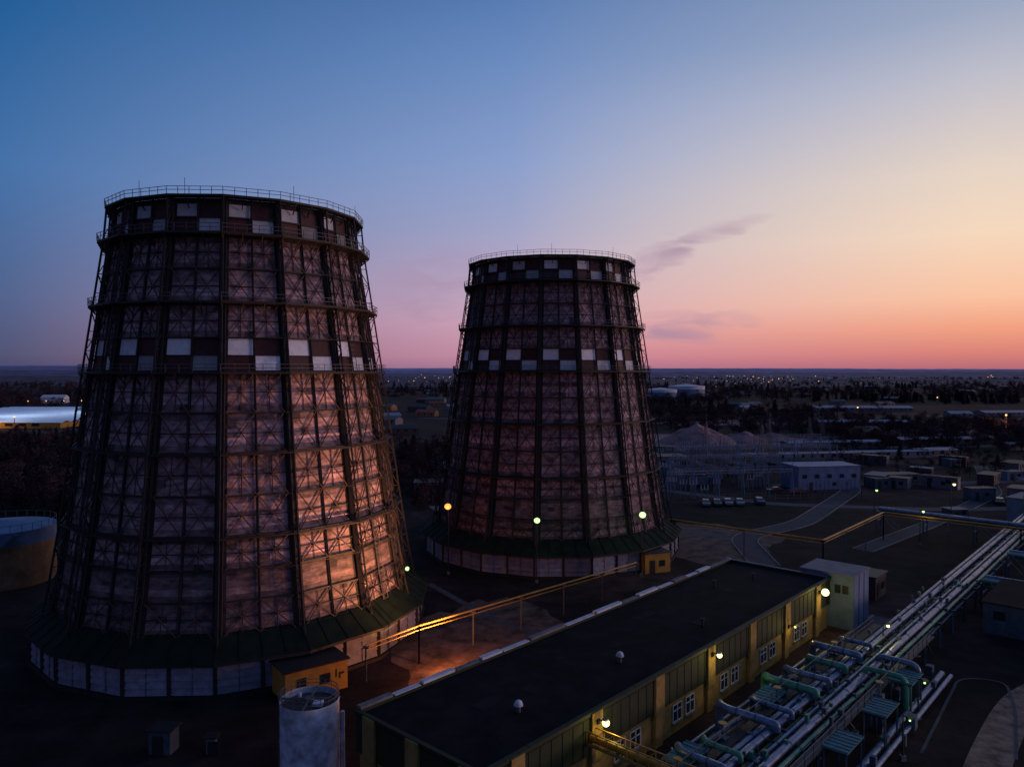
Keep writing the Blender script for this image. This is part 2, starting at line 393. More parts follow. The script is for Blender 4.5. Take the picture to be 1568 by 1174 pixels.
# ---------------------------------------------------------------- long hall
def hall():
    E=empty('long_industrial_hall',(-11.2,54.8,0),R(47.5))
    Lx,W,H=59,12.6,6.0
    w=MB()
    w.box2((0,-W,0),(Lx,0,2.9),M['cream']); 
    w.box2((-.2,-W-.2,2.9),(Lx+.2,.2,5.6),M['green'])
    x=.6
    while x<Lx:
        w.box2((x,-W-.24,2.95),(x+.06,-W-.2,5.55),M['black']); w.box2((x,.2,2.95),(x+.06,.24,5.55),M['black']); x+=1.2
    w.build('walls',E)
    r=MB(); r.box2((-.25,-W-.25,5.6),(Lx+.25,.25,5.72),M['roof_dark'])
    r.box2((-.3,-.1,5.72),(Lx+.3,.3,6.0),M['green']); r.box2((-.3,-W-.3,5.72),(Lx+.3,-W+.0,5.98),M['green'])
    r.box2((-.3,-W,5.72),(.05,-.1,5.98),M['green']); r.box2((Lx-.05,-W,5.72),(Lx+.3,-.1,5.98),M['green'])
    x=0;i=0
    rn=random.Random(4)
    while x<Lx:
        l=rn.uniform(2.5,5.5); l=min(l,Lx-x)
        r.box2((x,-.16,6.0),(x+l-.25,.36,6.07 if i%2 else 6.22),M['white'] if i%3 else M['concrete']); x+=l; i+=1
    x=0
    while x<Lx:
        r.box2((x,-W-.34,5.98),(x+4.2,-W+.06,6.03),M['green']); x+=4.25
    r.box2((Lx-.1,-W,5.98),(Lx+.36,-.2,6.06),M['greywall'])
    for i in range(9):
        x=rn.uniform(2,Lx-6); y=rn.uniform(-W+1,-3); r.box2((x,y,5.72),(x+rn.uniform(1,4),y+rn.uniform(.6,1.8),5.726+i*.002),M['felt'])
    r.build('roof_and_parapet',E)
    p=MB()
    for t in (4,12.7,21.2,29.8,38.6,47.3,56):
        x=Lx-t
        p.box2((x-.65,-W-.42,2.3),(x+.65,-W-.2,5.9),M['cream']); p.box2((x-.55,-W-.3,0),(x+.55,-W,2.3),M['cream'])
    for y in (-W+1,-W/2,-1.5):
        p.box2((-.42,y-.65,0),(-.2,y+.65,5.9),M['cream'])
    p.build('pilasters',E)
    g=MB()
    x=1.5
    while x<Lx-2:
        near=min(abs(x+.7-(Lx-t)) for t in (4,12.7,21.2,29.8,38.6,47.3,56))
        if near>1.4:
            g.box2((x,-W-.04,1.0),(x+1.4,-W+.1,2.4),M['glass'])
            for xx in (x-.06,x+.68,x+1.38): g.box2((xx,-W-.1,.95),(xx+.07,-W-.02,2.45),M['white'])
            for zz in (.95,1.9,2.4): g.box2((x,-W-.09,zz),(x+1.4,-W-.02,zz+.06),M['white'])
            g.box2((x-.1,-W-.2,.85),(x+1.5,-W,.93),M['concrete'])
        x+=2.15
    g.build('windows',E)
    v=MB()
    for x,y in ((8,-8.5),(21,-8.6)):
        v.tube([(x,y,5.7),(x,y,6.25)],.18,M['rail'],12); v.ball((x,y,6.4),.3,M['white'],14,.7); v.tube([(x,y,6.22),(x,y,6.32)],.35,M['white'],14)
    for x,y in ((47,-4),(53,-6),(34,-9.5)):
        v.tube([(x,y,5.7),(x,y,6.5)],.12,M['steel'],8); v.tube([(x,y,6.5),(x,y,6.6)],.25,M['steel'],8,[.25,.03])
    v.build('roof_vents',E,True)
    a=MB()
    a.box2((59.6,-15.4,0),(65,-9.2,6.4),M['bluewall']); a.box2((59.4,-15.6,6.4),(65.2,-9,6.55),M['greywall'])
    for x in (59.6,61.4,63.2): a.box2((x,-15.45,0),(x+.1,-15.4,6.35),M['rail'])
    for y in (-14.8,-13.9): a.box2((59.54,y,4.2),(59.62,y+.7,5.2),M['glass'])
    a.build('end_annex',E)
    return E
hall()
U=Vector((.676,.737,0));V=Vector((.737,-.676,0))
C0=Vector((-11.2,54.8,0))
def hl(x,y,z): return C0+U*x-V*y+Vector((0,0,z))
YG=(1.0,.80,.13);GR=(.5,1,.3);SO=(1,.32,.06)
def wall_lamp(x,y,z,side,col,em,power,rad=.26,off=.95):
    p=hl(x,y,z); E=empty('wall_lamp',p,R(47.5))
    b=MB(); b.box((0,-side*.1,0),(.3,.2,.35),M['steel']); b.beam((0,0,.1),(0,side*.5,.25),.08,M['steel'])
    b.tube([(0,side*.55,.28),(0,side*.55,.40)],.24,M['rail'],10)
    b.build('bracket',E); g=MB(); g.ball((0,side*.58,.1),rad,em,12); g.build('bulb',E,True)
    point('light',(0,side*off,.0),col,power,.25,E)
wall_lamp(59-4,-13.15,5.2,-1,YG,E_yel,210,.42,1.4)
wall_lamp(59-12.7,-13.15,3.4,-1,YG,emit('dim_lamp',(1,.8,.2),1.5),55,.12,1.2)
wall_lamp(59-29.8,-13.15,5.2,-1,YG,E_yel,105,.24,1.4)
wall_lamp(59-47.3,-13.15,5.2,-1,YG,E_yel,100,.28,1.4)
def floodlight():
    E=empty('sodium_floodlight',(-3.4,75.2,0)); b=MB()
    b.box((0,0,.15),(.5,.5,.3),M['concrete']); b.tube([(0,0,.3),(0,0,1.0)],.05,M['steel'],8); b.box((0,0,1.12),(.5,.3,.34),M['steel'],R(60)); b.build('post',E)
    g=MB(); g.box((-.17,.1,1.12),(.06,.26,.26),E_org,R(-30)); g.build('lamp_face',E)
    point('glow',(-1.5,-.5,2.2),SO,3200,.25,E)
    l=bpy.data.lights.new('beam','SPOT'); l.color=(1,.44,.16); l.energy=46000; l.spot_size=R(84); l.spot_blend=1.0; l.shadow_soft_size=.25
    o=bpy.data.objects.new('beam',l); o.location=(-.5,.2,1.3); scene.collection.objects.link(o); o.parent=E
    o.rotation_euler=(Vector((-16,84,15.5))-Vector((-3.9,75.4,1.3))).to_track_quat('-Z','Y').to_euler()
floodlight()

# ---------------------------------------------------------------- lamps
def street_lamp(x,y,h,col,em,power,rad=.35,arm=(0,-1)):
    E=empty('street_lamp',(x,y,0))
    b=MB(); b.tube([(0,0,0),(0,0,h)],.07,M['steel'],8,[.1,.05]); b.box((0,0,.2),(.4,.4,.4),M['concrete'])
    b.beam((0,0,h),(arm[0]*.9,arm[1]*.9,h+.25),.09,M['steel']); b.box((arm[0]*1.0,arm[1]*1.0,h+.3),(.5,.5,.14),M['steel'])
    b.build('post',E); g=MB(); g.ball((arm[0]*1.0,arm[1]*1.0,h+.05),rad,em,12,.9); g.build('bulb',E,True)
    if power: point('light',(arm[0]*1.9,arm[1]*1.9,h-.2),col,power,.25,E)
street_lamp(3.6,108.6,9.2,GR,E_grn,70,.44)
street_lamp(19.4,112.2,9.3,GR,E_grn,90,.5)
street_lamp(-9.6,113,10.4,SO,E_org,150,.5)
street_lamp(38.6,77.6,4.6,YG,E_yel,50,.16)
street_lamp(72,132,6,YG,E_grn,50,.22)
street_lamp(88,150,8,YG,E_yel,70,.28)
street_lamp(75,155,6,GR,E_grn,0,.24)
street_lamp(97,142,7,GR,E_grn,50,.24)
street_lamp(36,66,3.6,GR,E_grn,25,.1)
street_lamp(31,59,3.6,GR,E_grn,20,.08)

# ---------------------------------------------------------------- pipelines
def pipe_rack(name,p0,direc,length,pipes,z=3.0,width=4.0,step=6):
    E=empty(name); d=Vector(direc).normalized(); n=Vector((d.y,-d.x,0)); p0=Vector(p0)
    f=MB(); k=0
    while k<=length:
        c=p0+d*k
        for s in (-1,1):
            q=c+n*s*width/2; f.beam(q,q+Vector((0,0,z)),.2,M['rackst'])
            if (k//step)%2==0: f.beam(q+Vector((0,0,z*.9)),q+d*step*.5+Vector((0,0,.2)),.1,M['rackst'])
        f.beam(c-n*width*.55+Vector((0,0,z-.1)),c+n*width*.55+Vector((0,0,z-.1)),.22,M['rackst'])
        f.beam(c-n*width*.55+Vector((0,0,z*.55)),c+n*width*.55+Vector((0,0,z*.55)),.16,M['rackst'])
        k+=step
    for s in (-1,1):
        q=p0+n*s*width*.5; f.beam(q+Vector((0,0,z-.3)),q+d*length+Vector((0,0,z-.3)),.14,M['rackst'])
    f.build('support_frames',E)
    b=MB()
    for off,r,dz,m in pipes:
        a=p0+n*off+Vector((0,0,z+r+dz)); e=a+d*length
        b.tube([a,e],r,M[m],14)
        t=3
        while t<length:
            b.tube([a+d*t,a+d*(t+.14)],r*1.1,M['rackst'],12); t+=6.0+off*.1
    b.build('pipes',E,True)
    return E
PA=Vector((19,55,0))
PIP=[(-1.7,.22,0,'pipe'),(-1.0,.28,0,'pipe'),(0.1,.16,0,'pipe'),(.95,.3,0,'pipe'),(1.7,.16,0,'pipe2'),(-.6,.18,-1.5,'pipe'),(.6,.22,-1.5,'pipe'),(-1.5,.12,-1.5,'pipe2')]
pipe_rack('pipe_rack',PA-U*14,U,134,PIP,2.8,4.2)
pipe_rack('pipe_rack',PA+U*61+V*2.5,V,40,[(-1.0,.3,0,'pipe'),(0,.2,0,'pipe'),(1.1,.25,0,'pipe2')],3.2,3.2)
pipe_rack('pipe_rack',PA+U*78+V*2.5,V,45,[(-.8,.28,0,'pipe'),(0.2,.2,0,'pipe'),(1.0,.2,0,'pipe2')],3.6,3.0)
pipe_rack('pipe_rack',PA+U*64+V*22,U,70,[(-.8,.28,0,'pipe'),(0.2,.3,0,'pipe'),(1.0,.2,0,'pipe')],3.6,3.0)
pipe_rack('pipe_rack',PA+U*100-V*22,V,80,[(-.8,.28,0,'pipe'),(0.2,.3,0,'pipe')],4,2.6,8)
pipe_rack('pipe_rack',PA+U*118+V*3,V,60,[(-.8,.28,0,'pipe'),(0.2,.3,0,'pipe2')],4,2.6,8)
def loops():
    E=empty('pipe_expansion_loops'); b=MB()
    def P(s,o,z): return PA+U*s+V*o+Vector((0,0,z))
    rn=random.Random(5)
    for s,r,m,l in ((-6,.26,'pipe',4),(-3.6,.2,'pipe2',3.2),(2.5,.32,'pipe',5),(5.4,.22,'pipe',3.4),(10.5,.34,'pipe2',4.6),(13.6,.26,'pipe',4),(17.6,.3,'pipe2',3.4),(21.5,.32,'pipe',4.4),(25,.2,'pipe',3)):
        b.tube(fillet([P(s,-.5,3.2),P(s,-.5,3.7),P(s,-l,3.7),P(s+1.8,-l-1.2,3.2),P(s+1.8,-l-1.2,.1)],.9,6),r,M[m],14)
        for q in (.35,.7): b.tube([P(s,-.5-(l-.5)*q,3.7),P(s,-.62-(l-.5)*q,3.7)],r*1.14,M['rackst'],12)
        if rn.random()<.7: b.tube(fillet([P(s+.9,1.0,3.2),P(s+.9,1.0,3.8),P(s+.9,4.4,3.8),P(s+.9,4.4,.1)],.8,6),r*.8,M[m],14)
    for o,r in ((-5.9,.25),(-6.8,.18),(4.6,.3),(5.4,.2)):
        b.tube([P(-12,o,.8),P(30,o,.8)],r,M['pipe'],12)
    for i in range(12):
        s=rn.uniform(-10,30); o=rn.uniform(-5,4); b.tube(fillet([P(s,o,.1),P(s,o,2.2),P(s+rn.uniform(-2,2),o+rn.uniform(-2,2),2.2)],.4,4),.09,M['pipe2' if i%3==0 else 'pipe'],8)
    b.build('pipes',E,True)
    v=MB()
    for s,o in ((-8,-3),(-1,-3.2),(8,-2.8),(15,3.2),(22,-3)):
        p=P(s,o,3.2); v.tube([p,p+Vector((0,0,1.0))],.08,M['rackst'],8); v.tube([p+Vector((0,0,1.0)),p+Vector((0,0,1.06))],.32,M['yellow'],14)
        v.box(P(s,o,1.6),(.7,.7,3.2),M['rackst'],R(47.5))
    for i in range(80):
        s=rn.uniform(-12,60);o=rn.uniform(-2.2,2.2)
        v.box(P(s,o,3.1+rn.uniform(0,.6)),(rn.uniform(.15,.5),rn.uniform(.15,.4),rn.uniform(.2,.6)),M['rackst'] if i%4 else M['pipe2'],R(47.5))
    for i in range(40):
        s=rn.uniform(-12,30);o=rn.uniform(-6.5,6)
        v.box(P(s,o,rn.uniform(.4,1.2)),(rn.uniform(.3,1),rn.uniform(.3,.8),rn.uniform(.4,1.4)),M['rackst'],R(47.5))
    v.build('valves',E)
    c=MB()
    for s,o in ((-5.5,-3.8),(4,3.9),(12,4.2),(20,4.0),(-7,3.8),(8,-3.6)):
        q=P(s,o,3.35); c.box(q,(3.6,1.9,.10),M['teal'],R(47.5))
        c.box(q+Vector((0,0,-.15)),(3.3,1.6,.16),M['steel'],R(47.5))
        for i in range(7): c.box(q+U*(-1.65+i*.55)+Vector((0,0,.07)),(.06,1.9,.04),M['rackst'],R(47.5))
        for a in (-1.6,1.6):
            for bb in (-.8,.8):
                t=q+U*a+V*bb; c.beam((t.x,t.y,0),(t.x,t.y,3.25),.12,M['rackst'])
    c.build('teal_canopies',E)
    k=MB()
    for o in (-2.6,2.6):
        a=P(-12,o,3.0);e=P(34,o,3.0); k.beam(a,e,.8,M['steel'],.08)
        for h in (.5,1.0): k.beam(a+V*.35*(1 if o>0 else -1)+Vector((0,0,h)),e+V*.35*(1 if o>0 else -1)+Vector((0,0,h)),.05,M['rackst'])
        t=0
        while t<46:
            q=a+U*t+V*.35*(1 if o>0 else -1); k.beam(q,q+Vector((0,0,1)),.05,M['rackst']); t+=1.6
    k.build('catwalks',E)
loops()
def yellow_line(name,pts,r=.2,step=7,foot=True):
    E=empty(name); b=MB(); b.tube(fillet(pts,.8),r,M['yellow'],10); b.build('pipe',E,True)
    s=MB()
    for a,c in zip(pts,pts[1:]):
        a=Vector(a);c=Vector(c); n=max(1,int((c-a).length/step))
        for i in range(n+1):
            q=a.lerp(c,i/n); s.beam((q.x,q.y,0),(q.x,q.y,q.z-r),.15,M['rail']); s.box((q.x,q.y,q.z-r-.06),(.6,.6,.1),M['rail'])
        s.beam(a-Vector((0,0,.45)),c-Vector((0,0,.45)),.09,M['yellow'])
    s.build('posts',E)
yellow_line('yellow_gas_pipeline',[(-14.5,74,3.6),(-9.8,78.6,4),(17.4,104.5,4)],.1)
yellow_line('yellow_gas_pipeline',[(24,131,5),(28,129,5),(47.3,113.7,5),(67.5,136,5),(83,122,5),(100,110,5)],.15,9)
def foot_bridge():
    E=empty('yellow_pipe_bridge'); b=MB()
    a=hl(11,-12.9,3.9); e=a+V*9.5
    for s in (-.45,.45):
        b.beam(a+U*s,e+U*s,.18,M['yellow']); b.beam(a+U*s+Vector((0,0,.9)),e+U*s+Vector((0,0,.9)),.08,M['yellow'])
        for i in range(12):
            q=a.lerp(e,i/11)+U*s; b.beam(q,q+Vector((0,0,.9)),.07,M['yellow'])
            if i<11: b.beam(q,a.lerp(e,(i+1)/11)+U*s+Vector((0,0,.9)),.05,M['yellow'])
    b.tube([a+Vector((0,0,.3)),e+Vector((0,0,.3))],.28,M['yellow'],12)
    for t in (.4,.95):
        q=a.lerp(e,t); b.beam((q.x,q.y,0),q,.25,M['rackst'])
    b.build('structure',E)
foot_bridge()

# ---------------------------------------------------------------- near tank + huts
def near_tank():
    E=empty('storage_tank',(-15.4,56.7,0)); b=MB()
    b.tube([(0,0,0),(0,0,6.0)],2.2,M['tankw'],40,caps=False)
    for z in (1.5,3.0,4.5,5.92): b.tube([(0,0,z),(0,0,z+.08)],2.24,M['tankw'],40,caps=False)
    b.build('shell',E,True)
    t=MB(); t.tube([(0,0,5.5),(0,0,5.75)],2.0,M['steel_r'],40,[2.19,.4]); t.tube([(0,0,5.7),(0,0,6.05)],.4,M['rail'],14); t.box((.8,-.6,5.85),(.7,.7,.25),M['tankw']); t.tube([(-.9,.5,5.6),(-.9,.5,6.2)],.15,M['tankw'],8)
    t.beam((-2.1,0,5.95),(2.1,0,5.95),.12,M['rail']); t.beam((0,-2.1,5.95),(0,2.1,5.95),.12,M['rail'])
    for i in range(20):
        a=2*math.pi*i/20; c,s=math.cos(a)*2.15,math.sin(a)*2.15; a2=2*math.pi*(i+1)/20
        t.beam((c,s,6),(c,s,6.6),.04,M['rail'])
        for h in (6.3,6.6): t.beam((c,s,h),(math.cos(a2)*2.15,math.sin(a2)*2.15,h),.04,M['rail'])
    t.build('roof_fittings',E)
    p=MB(); p.tube([(2.45,.2,0),(2.45,.2,4.9)],.17,M['tankw'],10); p.tube(fillet([(1.6,-1.6,1.2),(2.6,-2.0,1.2),(3.4,-2.6,.2)],.4),.3,M['tankw'],12)
    for i in range(14): p.beam((-2.3,-.25,.4*i+.3),(-2.3,.25,.4*i+.3),.04,M['rail'])
    for s in (-.25,.25): p.beam((-2.3,s,0),(-2.3,s,6.6),.05,M['rail'])
    p.build('pipework_and_ladder',E)
near_tank()
def hut(name,cx,cy,rot,w,d,h,m,label=True,roof=None):
    E=empty(name,(cx,cy,0),rot); b=MB()
    b.box2((-w/2,-d/2,0),(w/2,d/2,h),m); b.box2((-w/2-.2,-d/2-.2,h),(w/2+.2,d/2+.2,h+.12),roof or M['steel'])
    b.build('walls_and_roof',E); g=MB()
    g.box2((-w*.32,-d/2-.06,0.02),(-w*.32+.9,-d/2+.02,2.0 if h>2.2 else h*.8),M['steel'])
    if w>2:
        g.box2((w*.05,-d/2-.05,1.0),(w*.05+1,-d/2+.02,1.9),M['glass']); g.box2((w*.05-.07,-d/2-.07,.93),(w*.05+1.07,-d/2-.0,1.0),M['greywall'])
    if label:
        g.box2((w*.3,-d/2-.03,1.3),(w*.3+.12,-d/2+.01,2.1),M['black']); g.box2((w*.36,-d/2-.03,1.5),(w*.36+.5,-d/2+.01,1.7),M['black']); g.box2((w*.36,-d/2-.03,1.1),(w*.36+.12,-d/2+.01,1.5),M['black'])
    if w>7:
        n=int(w/3)
        for i in range(n):
            xx=-w/2+w*(i+.5)/n; g.box2((xx-.6,-d/2-.05,h*.5),(xx+.6,-d/2+.01,h*.5+1),M['glass'])
        k=-w/2
        while k<w/2: g.box2((k,-d/2-.03,0),(k+.06,-d/2+.005,h*.42),M['rail']); k+=1.2
    g.build('door_and_window',E)
hut('yellow_pump_hut',-19.6,72.3,R(37),6.2,3.6,2.8,M['hutyellow'])
hut('yellow_pump_hut',21.7,115.2,R(20),4.4,3,3.0,M['hutyellow'],False)
hut('electrical_cabinet',-28.3,60.5,R(-5),1.8,1.4,1.9,M['rackst'],False)
hut('electrical_cabinet',-24.3,60.2,R(5),.7,.6,1.3,M['greywall'],False)
hut('brick_shed',49,103,R(47),4.5,3.5,3,M['steel_r'],False)
hut('blue_warehouse',81,197,R(8),17,9,6,M['bluewall'],False,M['bluewall'])
hut('blue_substation_building',106,152,R(40),9,7,5,M['bluewall'],False,M['greywall'])
hut('control_building',47,230,R(6),12,8,4.5,M['greywall'],False)
hut('control_building',120,176,R(47),7,5,3.2,M['greywall'],False)
hut('low_shed',-12,150,R(20),8,5,3.2,M['steel_r'],False)
hut('low_shed',-17,185,R(5),14,6,3.4,M['greywall'],False)
hut('dark_flat_roof_building',69.5,84,R(-42.5),26,13,3.6,M['rackst'],False,M['roof_dark'])
rs=random.Random(77)
for i in range(15):
    for _ in range(30):
        x=rs.uniform(90,190);y=rs.uniform(138,260)
        if x/y<.48 or x/y>.72: continue
        break
    hut('site_shed',x,y,R(rs.choice([8,47,-43])+rs.uniform(-3,3)),rs.uniform(3,10),rs.uniform(2.6,5),rs.uniform(2.0,3.0),rs.choice([M['greywall'],M['bluewall'],M['steel_r'],M['rackst'],M['rackst']]),False,rs.choice([M['steel'],M['rackst'],M['steel'],M['steel_r'],M['greywall']]))
def big_tank(name,x,y,r,h,m,m2=None):
    E=empty(name,(x,y,0)); b=MB(); b.tube([(0,0,0),(0,0,h*.75)],r,m,40,caps=False); b.tube([(0,0,h*.75),(0,0,h)],r,m2 or m,40,caps=False)
    b.tube([(0,0,h),(0,0,h+r*.12)],r,m2 or m,40,[r*1.01,.3]); b.build('shell',E,True)
    k=MB()
    for i in range(30):
        a=2*math.pi*i/30;a2=a+2*math.pi/30
        k.beam((math.cos(a)*r,math.sin(a)*r,h),(math.cos(a)*r,math.sin(a)*r,h+1),.05,M['rail']); k.beam((math.cos(a)*r,math.sin(a)*r,h+1),(math.cos(a2)*r,math.sin(a2)*r,h+1),.05,M['rail'])
    n=24
    for i in range(n):
        a=-1.9+i*.05; k.box((math.cos(a)*(r+.4),math.sin(a)*(r+.4),h*i/n),(.8,.5,.1),M['rail'],a)
    k.build('rail_and_stair',E)
big_tank('rusty_oil_tank',-75,110,6.9,8.0,M['tankrust'],M['bluewall'])
big_tank('white_oil_tank',152,770,17,10,M['bluewall'],M['white'])
big_tank('white_oil_tank',186,800,19,13,M['bluewall'],M['white'])

# ---------------------------------------------------------------- cars
def car(x,y,rot,col,van=False):
    E=empty('parked_car',(x,y,0.012),rot); b=MB()
    m=mat('car_paint',col,.3,scale=1,var=.05,spec=.5)
    prof2=[(-2.1,.35),(-2.15,.75),(-1.95,.92),(-1.1,.98),(-.55,1.42),(.9,1.45),(1.6,1.0),(2.1,.92),(2.15,.4)]
    n=len(prof2)
    def wd(z): return .86 if z<1.0 else .86-.2*(z-1.0)/.45
    Lf=[(p[0],-wd(p[1]),p[1]) for p in prof2];Rt=[(p[0],wd(p[1]),p[1]) for p in prof2]
    for i in range(n):
        j=(i+1)%n; glass=i in (3,5)
        b.face([Lf[i],Rt[i],Rt[j],Lf[j]],M['glass'] if glass else m)
    b.face(Lf[::-1],m); b.face(Rt,m)
    b.build('body',E); g=MB()
    for s in (-1,1):
        g.hexa([(-.95,s*.80,1.0),(1.3,s*.80,1.0),(1.3,s*.875,1.0),(-.95,s*.875,1.0),(-.5,s*.6,1.38),(.85,s*.6,1.38),(.85,s*.715,1.38),(-.5,s*.715,1.38)],M['glass'])
        for xx in (-1.35,1.35): g.tube([(xx,s*.72,.33),(xx,s*.92,.33)],.33,M['tyre'],14)
    g.build('windows_and_wheels',E)
cols=[(.16,.16,.18),(.02,.02,.03),(.12,.015,.015),(.03,.05,.12),(.22,.22,.25),(.06,.06,.07)]
for i,(x,y,r) in enumerate([(44,170,80),(46.6,170.2,82),(49.3,171,84),(52,171,80),(57,172.5,85),(66,188,10),(71,187,15),(112,172,60)]):
    car(x,y,R(r),cols[(i*5+i//3)%6])

# ---------------------------------------------------------------- substation
def substation():
    E=empty('electrical_substation'); g=MB(); rn=random.Random(11)
    def portal(x,y,rot,w,h,bays=1):
        d=Vector((math.cos(rot),math.sin(rot),0)); n=Vector((-d.y,d.x,0)); o=Vector((x,y,0))
        for i in range(bays+1):
            p=o+d*w*i
            for s in (-1,1):
                g.beam(p+n*s*.9,p+Vector((0,0,h)),.17,M['gantry'])
            g.beam(p-n*.45+Vector((0,0,h/2)),p+n*.45+Vector((0,0,h/2)),.12,M['gantry'])
            if i%2: g.beam(p+Vector((0,0,h)),p+Vector((0,0,h+2.0)),.07,M['gantry'])
        for i in range(bays):
            a=o+d*w*i;b=o+d*w*(i+1)
            for zz in (h-.6,h): g.beam(a+Vector((0,0,zz)),b+Vector((0,0,zz)),.1,M['gantry'])
            for j in range(6):
                g.beam(a.lerp(b,j/6)+Vector((0,0,h if j%2 else h-.6)),a.lerp(b,(j+1)/6)+Vector((0,0,h-.6 if j%2 else h)),.06,M['gantry'])
            for j in (1,3,5):
                q=a.lerp(b,j/6)+Vector((0,0,h-.6)); g.beam(q,q-Vector((0,0,1.2)),.12,M['tankrust'])
    for row in range(8):
        y=178+row*12
        portal(37+row*3.3+rn.uniform(-2,2),y,R(10+rn.uniform(-3,3)),6.5,rn.choice([5.6,6.5,7.5]),5 if row<4 else 8)
    for row in range(4):
        portal(42+row*10,184+row*6,R(98),8,6,4)
    for i in range(170):
        x=rn.uniform(36,118);y=rn.uniform(176,285)
        if x-36>(y-150)*.55+10: continue
        h=rn.uniform(2.0,3.6)
        for s in (-1,1): g.beam((x+s*.6,y,0),(x+s*.6,y,h),.15,M['gantry'])
        g.beam((x-1,y,h),(x+1,y,h),.2,M['gantry'])
        for s in (-.8,0,.8): g.beam((x+s,y,h),(x+s,y,h+1.1),.14,M['tankw'])
    for i in range(6):
        x=50+i*7;y=200+i*9
        g.box((x,y,1.6),(3.4,2.2,2.6),M['rail']); g.box((x,y-1.5,1.5),(2.8,.5,2.0),M['gantry']); g.tube([(x-1.2,y,3.4),(x+1.2,y,3.4)],.45,M['rail'],10)
        for s in (-1,0,1): g.tube([(x+s,y,2.9),(x+s,y,4.3)],.14,M['tankrust'],6)
    g.build('gantries_and_switchgear',E)
    w=MB()
    for k in range(9):
        a=Vector((40+k*3.6,178,6.3+.2*(k%3)));b=Vector((60+k*3.6,262,7))
        for i in range(12):
            t0,t1=i/12,(i+1)/12
            s=lambda t:Vector((0,0,-1.2*math.sin(math.pi*((t*6)%1))))
            w.beam(a.lerp(b,t0)+s(t0),a.lerp(b,t1)+s(t1),.04,M['steel'])
    w.build('wires',E)
    f=MB()
    for a,b in (((34,172),(84,180)),((84,180),(98,262)),((34,172),(52,262))):
        a=Vector((*a,0));b=Vector((*b,0)); n=int((b-a).length/3)
        for i in range(n+1): q=a.lerp(b,i/n); f.beam(q,q+Vector((0,0,2)),.1,M['concrete'])
        for z in (.5,1.2,1.9): f.beam(a+Vector((0,0,z)),b+Vector((0,0,z)),.05,M['rail'])
    f.build('perimeter_fence',E)
substation()
def pylon(x,y,h):
    E=empty('lattice_mast',(x,y,0),random.uniform(0,1)); b=MB()
    lv=[0,.2,.38,.54,.68,.8,.9,1.0]
    def hw(t): return .9*(1-t)+.2
    for t0,t1 in zip(lv,lv[1:]):
        c0=[(sx*hw(t0),sy*hw(t0),h*t0) for sx,sy in ((-1,-1),(1,-1),(1,1),(-1,1))]; c1=[(sx*hw(t1),sy*hw(t1),h*t1) for sx,sy in ((-1,-1),(1,-1),(1,1),(-1,1))]
        for i in range(4):
            j=(i+1)%4; b.beam(c0[i],c1[i],.11,M['rail']); b.beam(c0[i],c1[j],.06,M['rail']); b.beam(c1[i],c1[j],.06,M['rail'])
    b.beam((0,0,h),(0,0,h+2.5),.07,M['rail'])
    b.build('lattice',E)
for x,y,h in ((92,268,13),(104,262,14),(66,255,13),(118,285,12),(80,240,13),(215,300,10)): pylon(x,y,h)

def heap(name,x,y,rx,ry,h,seed):
    n=30;b=MB();P={}
    for i in range(n+1):
        for j in range(n+1):
            u=(i/n*2-1);v=(j/n*2-1);r=min(1,math.hypot(u,v)); z=h*(1-r)**.85+ 1.9*noise.noise((u*3+seed,v*3,seed))*(1-r)+.7*noise.noise((u*9+seed,v*9,seed))*(1-r)
            P[i,j]=(x+u*rx,y+v*ry,z-.1 if r<1 else -.3)
    for i in range(n):
        for j in range(n): b.face([P[i,j],P[i+1,j],P[i+1,j+1],P[i,j+1]],M['soil2'])
    b.build(name)
heap('soil_heap',78,316,17,14,8.5,1); heap('soil_heap',99,322,13,12,4.2,4); heap('soil_heap',113,325,13,10,3.4,7)

def house(name,x,y,rot,w,d,h,wall,roof,pitch=.35):
    E=empty(name,(x,y,0),rot); b=MB()
    b.box2((-w/2,-d/2,0),(w/2,d/2,h),wall); rz=h+d/2*pitch; e=.4
    b.face([(-w/2-e,-d/2-e,h-.05),(w/2+e,-d/2-e,h-.05),(w/2+e,0,rz),(-w/2-e,0,rz)],roof)
    b.face([(w/2+e,d/2+e,h-.05),(-w/2-e,d/2+e,h-.05),(-w/2-e,0,rz),(w/2+e,0,rz)],roof)
    for s in (-1,1): b.face([(s*w/2,-d/2,h),(s*w/2,d/2,h),(s*w/2,0,rz-.1)],wall)
    b.build('walls_and_roof',E); g=MB(); n=max(2,int(w/3.5))
    for i in range(n):
        xx=-w/2+w*(i+.5)/n; g.box2((xx-.5,-d/2-.05,1.0),(xx+.5,-d/2+.02,2.2),M['glass'])
    g.build('windows',E)
rn=random.Random(21)
M['hallroof']=mat('metal_hall_roof',(.24,.20,.26),.6,scale=.3,var=.25)
for x,y,w,d,rot in ((100,256,50,4,9),(126,296,40,6,9),(132,262,30,4,9),(150,268,16,6,12),(175,310,34,7,5),(200,290,22,5,8),(190,410,50,10,3),(260,560,70,14,-4),(330,500,40,12,6)):
    house('low_industrial_hall',x,y,R(rot),w,d,2.4,M['greywall'],M['hallroof'] if rn.random()<.6 else M['bluewall'],.2)
for i in range(46):
    y=rn.uniform(330,1300); x=y*rn.choice([rn.uniform(-.17,-.07),rn.uniform(.17,.66),rn.uniform(.3,.66)])
    house('house',x,y,rn.uniform(-.5,.5),rn.uniform(9,18),rn.uniform(7,10),rn.uniform(2.6,4.0),rn.choice([M['greywall'],M['steel_r'],M['concrete'],M['tankrust']]),rn.choice([M['redroof'],M['steel'],M['steel'],M['rail'],M['gantry']]))
house('white_house',-420,690,R(5),20,10,5,M['white'],M['white'],.5)
